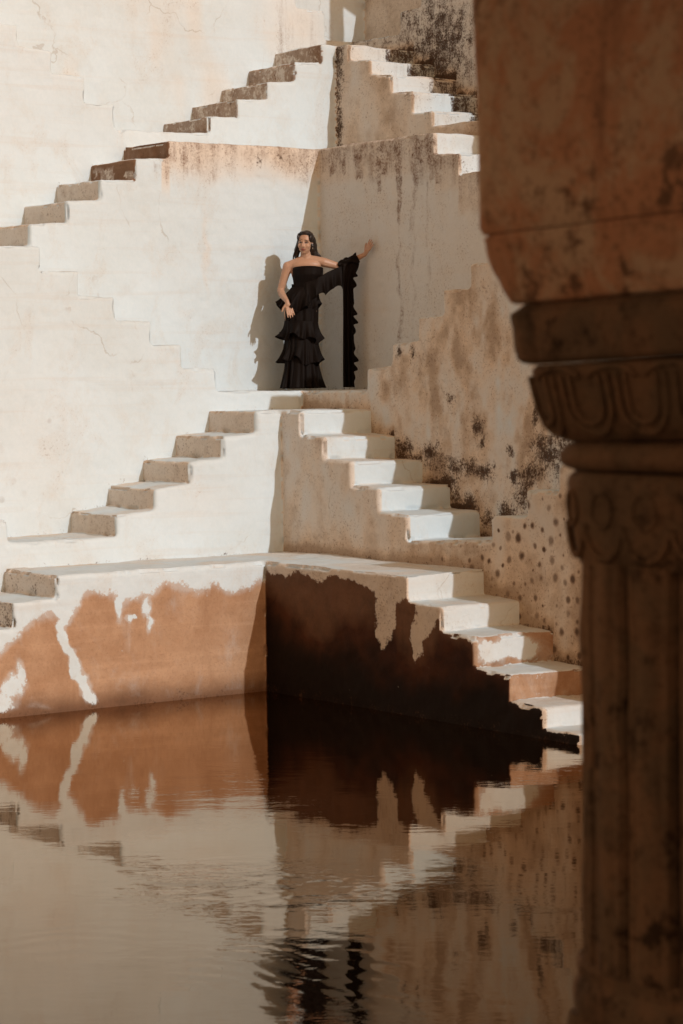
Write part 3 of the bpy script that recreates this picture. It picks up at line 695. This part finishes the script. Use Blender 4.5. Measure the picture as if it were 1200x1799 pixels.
# ------------------------------------------------------------------ the woman in the corner
W0 = Vector((0.45, -0.56, 0.012))
def wp(u, w, z): return (W0.x+RT.x*u+FW.x*w, W0.y+RT.y*u+FW.y*w, W0.z+z*.972)   # u to the photo's right, w away from it
class Body:
    def __init__(self): self.bm = bmesh.new()
    def ball(self, c, r, rot=None, sub=3):
        M = Matrix.Translation(c)
        if rot is not None: M = M @ rot
        rr = r if isinstance(r, tuple) else (r, r, r)
        bmesh.ops.create_icosphere(self.bm, subdivisions=sub, radius=1.0, matrix=M @ Matrix.Diagonal((*rr, 1)))
    def limb(self, a, b, ra, rb, n=10):
        a, b = Vector(a), Vector(b); d = b-a; L = d.length; d.normalize()
        q = d.to_track_quat('Z', 'Y').to_matrix(); rings = []
        prof_ = [(-ra*math.cos(t), ra*math.sin(t)) for t in np.linspace(.15, math.pi/2, 5)]+[(L+rb*math.sin(t), rb*math.cos(t)) for t in np.linspace(0, math.pi/2-.15, 5)]
        for h, r in prof_:
            rings.append([self.bm.verts.new(a+q @ Vector((r*math.cos(2*math.pi*i/n), r*math.sin(2*math.pi*i/n), h))) for i in range(n)])
        for r0, r1 in zip(rings, rings[1:]):
            for i in range(n): self.bm.faces.new((r0[i], r0[(i+1) % n], r1[(i+1) % n], r1[i]))
        self.bm.faces.new(rings[0][::-1]); self.bm.faces.new(rings[-1])
    def chain(self, pts):
        for (a, ra), (b, rb) in zip(pts, pts[1:]): self.limb(a, b, ra, rb)
    def solid(self, vox, smooth):
        me = bpy.data.meshes.new('tmp'); self.bm.to_mesh(me); self.bm.free()
        ob = bpy.data.objects.new('tmp', me); COL.objects.link(ob)
        md = ob.modifiers.new('r', 'REMESH'); md.mode = 'VOXEL'; md.voxel_size = vox
        ms = ob.modifiers.new('s', 'SMOOTH'); ms.factor = 0.5; ms.iterations = smooth
        ev = ob.evaluated_get(bpy.context.evaluated_depsgraph_get()); m2 = ev.to_mesh()
        V = np.empty(len(m2.vertices)*3); m2.vertices.foreach_get('co', V); V = V.reshape(-1, 3)
        lv = np.empty(len(m2.loops), int); m2.loops.foreach_get('vertex_index', lv); Q = lv.reshape(-1, 4).copy()
        ev.to_mesh_clear(); bpy.data.objects.remove(ob, do_unlink=True); bpy.data.meshes.remove(me)
        return V, Q
BASIS = Matrix(((RT.x, FW.x, 0), (RT.y, FW.y, 0), (0, 0, 1)))       # local (u,w,z) to world directions
def head_rot(yaw, pitch, roll):
    """turn of the head: +yaw looks to the photo's left, +pitch looks down."""
    return (BASIS @ Matrix.Rotation(-yaw, 3, 'Z') @ Matrix.Rotation(-roll, 3, 'Y') @ Matrix.Rotation(pitch, 3, 'X')).to_4x4()
HR = head_rot(math.radians(16), math.radians(6), math.radians(-4))
HC = Vector(wp(.052, -.035, 1.502))
def hp(x, y, z): return HC+(HR @ Vector((x, y, z, 1))).to_3d()      # head space: x right, y back, z up
B = Body()
flat = BASIS.to_4x4()
# trunk
B.ball(wp(.055, .0, 1.20), (.150, .088, .135), flat); B.ball(wp(.052, .0, 1.09), (.118, .082, .13), flat)
B.ball(wp(.030, .0, .98), (.122, .088, .12), flat); B.ball(wp(.005, .01, .85), (.168, .105, .14), flat)
B.ball(wp(.122, -.060, 1.165), (.060, .050, .060), flat); B.ball(wp(.020, -.060, 1.155), (.060, .050, .060), flat)
# shoulder girdle and neck
B.chain([(wp(-.115, .0, 1.268), .047), (wp(.0, .005, 1.312), .050), (wp(.058, .008, 1.33), .056), (wp(.120, .005, 1.322), .050), (wp(.222, .0, 1.305), .047)])
B.ball(wp(.055, -.02, 1.27), (.15, .062, .07), flat)
B.chain([(wp(.058, .012, 1.32), .056), (wp(.054, -.006, 1.40), .049), (wp(.052, -.018, 1.45), .047)])
# head: skull, jaw, chin, cheeks, nose, brow, lips, ears
B.ball(HC+(HR @ Vector((0, .018, .022, 1))).to_3d(), (.074, .092, .088), HR)
B.ball(hp(0, -.022, -.035), (.060, .060, .078), HR); B.ball(hp(0, -.045, -.088), (.026, .024, .022), HR)
for s_ in (-1, 1):
    B.ball(hp(s_*.036, -.050, -.028), (.026, .026, .028), HR); B.ball(hp(s_*.073, .012, -.012), (.010, .018, .028), HR)
    B.ball(hp(s_*.028, -.066, .022), (.024, .012, .010), HR); B.ball(hp(s_*.010, -.083, -.033), (.010, .009, .008), HR)
B.limb(hp(0, -.074, .010), hp(0, -.094, -.028), .009, .012)
B.ball(hp(0, -.075, -.057), (.024, .012, .0075), HR); B.ball(hp(0, -.074, -.070), (.020, .012, .008), HR)
# arm hanging at the photo's left, hand in front of the hip
B.chain([(wp(-.128, .0, 1.262), .050), (wp(-.160, .012, 1.16), .043), (wp(-.203, .028, 1.018), .036), (wp(-.188, -.03, .975), .037), (wp(-.137, -.175, .900), .024)])
# arm stretched to the wall
B.chain([(wp(.232, .0, 1.300), .049), (wp(.300, .015, 1.280), .043), (wp(.398, .030, 1.255), .035), (wp(.470, .015, 1.285), .036), (wp(.640, -.052, 1.372), .023)])
def hand(wr, fdir, nrm, s=1.0, curl=.12, spread=.085, thumb=1):
    """palm, four fingers and a thumb; fdir points along the fingers, nrm out of the back of the hand."""
    wr, f, n = Vector(wr), Vector(fdir).normalized(), Vector(nrm).normalized(); n = (n-f*n.dot(f)).normalized(); c = f.cross(n)*thumb
    B.limb(wr-f*.01, wr+f*.03, .022*s, .024*s)
    for k in (-1, -.33, .33, 1): B.limb(wr+f*.02*s+c*k*.012*s, wr+f*.085*s+c*k*.028*s, .0125*s, .0115*s, 8)
    for k, L in zip((-1, -.33, .33, 1), (.060, .075, .080, .070)):
        p = wr+f*.085*s+c*k*.029*s; d = (f+c*k*spread).normalized(); r = .0095*s
        for i, fr_ in enumerate((.45, .31, .24)):
            q = p+d*L*fr_*s; B.limb(p, q, r, r*.88, 8); p = q; r *= .88
            d = (d-n*curl*(1+.4*i)).normalized()
    p = wr+f*.025*s+c*.022*s; d = (f*.62+c*.75-n*.2).normalized()
    B.limb(p, p+d*.045*s, .0135*s, .0110*s, 8); p = p+d*.045*s; d = (d+f*.5).normalized(); B.limb(p, p+d*.032*s, .0108*s, .0085*s, 8)
hand(wp(-.135, -.183, .893), Vector(RT)*.27-Vector(FW)*.16-UP*.95, -Vector(FW)+Vector(RT)*.25, 1.0, -.03, .09, 1)
wallX = Vector((1, 0, 0))
hand(wp(.648, -.056, 1.378), wallX*.62+UP*.80+Vector((0, .10, 0)), Vector((0, -1, 0)), 1.0, .02, .16, -1)
# legs under the gown
for s_ in (-1, 1):
    B.chain([(wp(s_*.085, .01, .80), .090), (wp(s_*.085, -.005, .46), .056), (wp(s_*.078, .02, .07), .036)]); B.limb(wp(s_*.08, .03, .035), wp(s_*.085, -.12, .025), .032, .024)
V, Q = B.solid(.0052, 3)
def skin_mat():
    k = NT('skin'); P = k.pos(); a = k.noise(P, 30, 4, .6)
    c = k.mix(a, (0.42, 0.25, 0.165), (0.50, 0.315, 0.215))
    c = k.mix(k.attr('lip'), c, (0.20, 0.060, 0.045)); c = k.mix(k.attr('ink'), c, (0.018, 0.011, 0.009))
    b = k.bsdf(c, .45, .4); b.inputs['Subsurface Weight'].default_value = .08; b.inputs['Subsurface Radius'].default_value = (.02, .008, .004); return k.m
Hinv = HR.to_3x3().inverted(); Hl = (V-np.array(HC)) @ np.array(Hinv).T
ink = np.zeros(len(V)); lip = np.zeros(len(V)); frontf = Hl[:, 1] < -.045
for s_ in (-1, 1):
    ink = np.maximum(ink, frontf*np.clip(1.5-np.sqrt(((Hl[:, 0]-s_*.030)/.017)**2+((Hl[:, 2]-.004)/.0075)**2), 0, 1))
    ink = np.maximum(ink, frontf*np.clip(1.4-np.sqrt(((Hl[:, 0]-s_*.031)/.022)**2+((Hl[:, 2]-.027+abs(1)*.25*(np.abs(Hl[:, 0])-.031))/.0055)**2), 0, 1)*.9)
lip = frontf*np.clip(1.5-np.sqrt((Hl[:, 0]/.024)**2+((Hl[:, 2]+.063)/.013)**2), 0, 1)
woman = empty('person', 'woman in a long black ruffled gown leaning in the corner, one hand on the wall', 'person', W0)
mesh_obj('body', V, Q, skin_mat(), woman, smooth=True, attrs={'ink': ink, 'lip': lip})

# hair: wet, swept back, falling behind the shoulders
B = Body()
B.ball(hp(0, .030, .034), (.081, .092, .087), HR); B.ball(hp(0, .050, -.03), (.080, .070, .10), HR)
B.ball(hp(.0, -.018, .098), (.058, .050, .020), HR); B.ball(hp(.064, -.010, .050), (.020, .045, .045), HR); B.ball(hp(-.064, -.010, .050), (.018, .042, .045), HR)
rnd = random.Random(4)
def lock(pts, r0, r1):
    n = len(pts); B.chain([(p, r0+(r1-r0)*i/(n-1)) for i, p in enumerate(pts)])
for i in range(13):
    f = i/12; e = rnd.uniform(-.02, .02)
    lock([hp(.045+.025*f, .02+.03*f, .03), hp(.072+.014*f, .0+.07*f, -.03), wp(.135+.020*f+e*.4, .005+.05*f, 1.42-.01*f), wp(.155+.055*f+e, .02+.04*f, 1.365-.012*f+e*.4), wp(.150+.085*f+e, .025+.04*f, 1.335-.02*f)], .020, .005)
for i in range(7):
    f = i/6; e = rnd.uniform(-.012, .012)
    lock([hp(-.060, .02, .03), hp(-.080+.01*f, .0+.04*f, -.03), wp(-.048+.022*f+e*.4, .0+.03*f, 1.42), wp(-.062+.035*f+e, .0+.03*f, 1.365), wp(-.068+.05*f+e, -.01+.04*f, 1.305+.02*e+.03*f)], .015, .003)
B.chain([(hp(.050, .035, .02), .050), (wp(.125, .040, 1.43), .046), (wp(.150, .050, 1.365), .036), (wp(.185, .050, 1.33), .020)])
B.chain([(hp(-.052, .035, .02), .042), (wp(-.030, .030, 1.43), .034), (wp(-.040, .035, 1.36), .022)])
V, Q = B.solid(.0048, 2)
V = V+((vnoise(V, (60, 60, 9), 4, 2)-.5)*.006)[:, None]*vert_normals(V, Q)
def simple_mat(name, c1, c2, rough, spec, scale=(20, 20, 4), sheen=0.0):
    k = NT(name); P = k.pos(); a = k.noise(k.scaled(P, scale), 1.0, 4, .6)
    b = k.bsdf(k.mix(a, c1, c2), rough, spec); b.inputs['Sheen Weight'].default_value = sheen; return k.m
HAIR = simple_mat('dark_hair', (0.008, 0.006, 0.006), (0.022, 0.014, 0.011), .38, .5, (220, 220, 20))
mesh_obj('hair', V, Q, HAIR, woman, smooth=True)
GOLD = simple_mat('earring_metal', (0.35, 0.27, 0.2), (0.45, 0.36, 0.28), .4, .5)
for s_ in (-1, 1):
    b = Body(); b.ball(hp(s_*.078, .0, -.052), (.004, .004, .011), HR, 2)
    me = bpy.data.meshes.new('earring'); b.bm.transform(Matrix.Translation(-W0)); b.bm.to_mesh(me); b.bm.free(); me.materials.append(GOLD)
    o_ = bpy.data.objects.new('earring', me); COL.objects.link(o_); o_.parent = woman

# gown
CHIFFON = simple_mat('black_chiffon', (0.0030, 0.0019, 0.0015), (0.010, 0.006, 0.0045), .65, .1, (34, 34, 3), 0.0)
def cloth(name, fn, nu, nv, parent, closed=False, thick=.0025):
    """sheet from fn(s,v)->(u,w,z) with real thickness."""
    P = np.array([[fn(i/(nu if closed else nu-1), j/(nv-1)) for j in range(nv)] for i in range(nu)])
    G = np.array([wp(*p) for p in P.reshape(-1, 3)])
    F = []
    for i in range(nu if closed else nu-1):
        a, b = i, (i+1) % nu
        for j in range(nv-1): F.append([a*nv+j, b*nv+j, b*nv+j+1, a*nv+j+1])
    o = mesh_obj(name, G, F, CHIFFON, parent, smooth=True)
    md = o.modifiers.new('thickness', 'SOLIDIFY'); md.thickness = thick; md.offset = 0
    return o
def lerp(a, b, f): return a+(b-a)*f
def tube_cloth(name, stations, folds, amp0, amp1, seed, hem=0.0, nu=170, nv=22, parent=woman, rise=0.0):
    """closed skirt-like cloth; stations = (v, centre u, centre w, half-width, half-depth, z)."""
    S = np.array(stations); rr = random.Random(seed); ph = [rr.uniform(0, 6.28) for _ in range(6)]
    def fn(s, v):
        cu, cw, a, b, z = [np.interp(v, S[:, 0], S[:, i]) for i in range(1, 6)]
        th = 2*math.pi*s; am = lerp(amp0, amp1, v**1.5)*(1+.45*math.sin(2*th+ph[5])*v)
        wob = math.sin(folds*th+ph[0]+1.2*math.sin(2*th+ph[3]))+.55*math.sin(1.7*folds*th//1*0+round(folds*1.6)*th+ph[1]+.8*math.sin(3*th))+.35*math.sin(round(folds*2.7)*th+ph[2])
        k = 1+am*wob
        z2 = z+hem*v*v*(math.sin(th+ph[2])*.55+math.sin(3*th+ph[4])*.5+.5*math.sin(7*th+ph[5])+.30*wob)
        k2 = 1+1.7*am*wob
        z2 += rise*(1-v)*max(0, -math.sin(th))
        return (cu+a*k*math.cos(th), cw+b*k2*math.sin(th), z2)
    return cloth(name, fn, nu, nv, parent, True)
tube_cloth('bodice', [(0, .074, -.010, .152, .114, 1.238), (.12, .072, -.014, .154, .132, 1.215), (.35, .070, -.014, .152, .138, 1.16), (.65, .062, -.006, .134, .116, 1.09), (1, .048, 0, .122, .100, 1.0)], 9, .004, .015, 2, nv=26, rise=.022)
tube_cloth('skirt', [(0, .048, 0, .124, .104, 1.03), (.2, .02, .005, .150, .122, .92), (.35, .002, .01, .170, .132, .80), (.55, .002, .0, .158, .124, .55), (.8, .0, .0, .165, .135, .25), (1, -.004, .0, .185, .165, .006)], 8, .01, .07, 5, nv=40)
tube_cloth('ruffle', [(0, .036, 0, .130, .112, 1.045), (.25, .02, .0, .158, .134, .99), (.55, -.01, 0, .186, .150, .92), (1, -.030, 0, .210, .165, .845)], 7, .0, .12, 11, .04, nv=18)
tube_cloth('ruffle', [(0, .002, .005, .168, .135, .70), (.45, .0, .0, .171, .143, .62), (.8, -.006, .0, .185, .158, .55), (1, -.012, .0, .200, .174, .510)], 7, .005, .12, 12, .045, nv=20)
tube_cloth('ruffle', [(0, .0, .0, .163, .132, .545), (.5, .0, .0, .169, .142, .41), (.82, -.006, .0, .185, .160, .32), (1, -.012, .0, .200, .174, .275)], 8, .015, .12, 13, .042, nv=20)
tube_cloth('hem', [(0, .0, .0, .160, .136, .33), (.4, .0, .0, .170, .146, .2), (1, -.004, .0, .196, .182, .008)], 7, .03, .13, 14, .0, nv=20)
# sash: across the front from the waist up to the forearm, its lower edge gathered
def sash(s, v):
    u = lerp(-.070, .425, s); top = np.interp(s, [0, .2, .45, .7, 1], [1.075, 1.085, 1.125, 1.20, 1.268]); bot = np.interp(s, [0, .15, .4, .6, .8, 1], [.90, .875, .925, .985, 1.02, 1.055])
    fo = math.sin(s*34+.8*math.sin(s*9))*(v**1.4)
    w = np.interp(s, [0, .25, .5, .75, 1], [-.06, -.125, -.125, -.065, -.02])
    return (u+.012*math.sin(s*34+1.2)*v+.03*v*(1-s), w-.020*fo-.02*v, lerp(top, bot, v)+.012*v*math.sin(s*34+2.0)+.02*v*v*math.sin(s*17))
cloth('sash', sash, 120, 18, woman)
def sash_back(s, v):
    a = math.pi*(1.0+s); cu, cz = .05, lerp(1.06, .98, v)
    return (cu-.150*math.cos(a)*-1*1.0-.0, -.0-.118*math.sin(a), cz+.02*math.cos(3*a)*v)
cloth('sash', lambda s, v: (.05+.140*math.cos(math.pi*s), .112*math.sin(math.pi*s), lerp(1.08, 1.0, v)), 40, 8, woman)
# sleeve-like wrap of the cloth round elbow and forearm
el0, el1 = Vector((.375, .020, 1.262)), Vector((.575, -.028, 1.345))
def wrap(s, v):
    c = el0.lerp(el1, v); a = 2*math.pi*s; r = .043+.009*math.sin(3*a+v*9)+.006*math.sin(5*a-v*14)
    return (c.x-.02*math.sin(a)*v, c.y+r*.9*math.cos(a), c.z+r*math.sin(a)*(1.15 if math.sin(a) < 0 else .9))
cloth('sash_wrap', wrap, 40, 22, woman, True)
# long hanging end, straight on one side and ruffled on the other
def drape(s, v):
    z = lerp(1.285, .012, v)
    u0 = .418+.004*math.sin(v*5); u1 = .515+.075*max(0, 1-v*6)
    return (lerp(u0, u1, s)+.006*math.sin(v*40)*s*s, -.015-.03*math.sin(s*14+.6*math.sin(v*4))*(.35+.65*v)*.7-.02*(1-v), z-(.03 if s > .5 else 0)*0)
cloth('sash_end', drape, 46, 60, woman)
def frill(s, v):
    z = lerp(1.20, .02, s); g = .5+.5*math.sin(s*62+1.4*math.sin(s*15)); big = .55+.45*math.sin(s*17+1)
    return (.508+v*(.018+.048*g*big), -.015+.03*math.sin(s*75)*v-.01, z-.02*v*g)
cloth('frill', frill, 160, 8, woman)
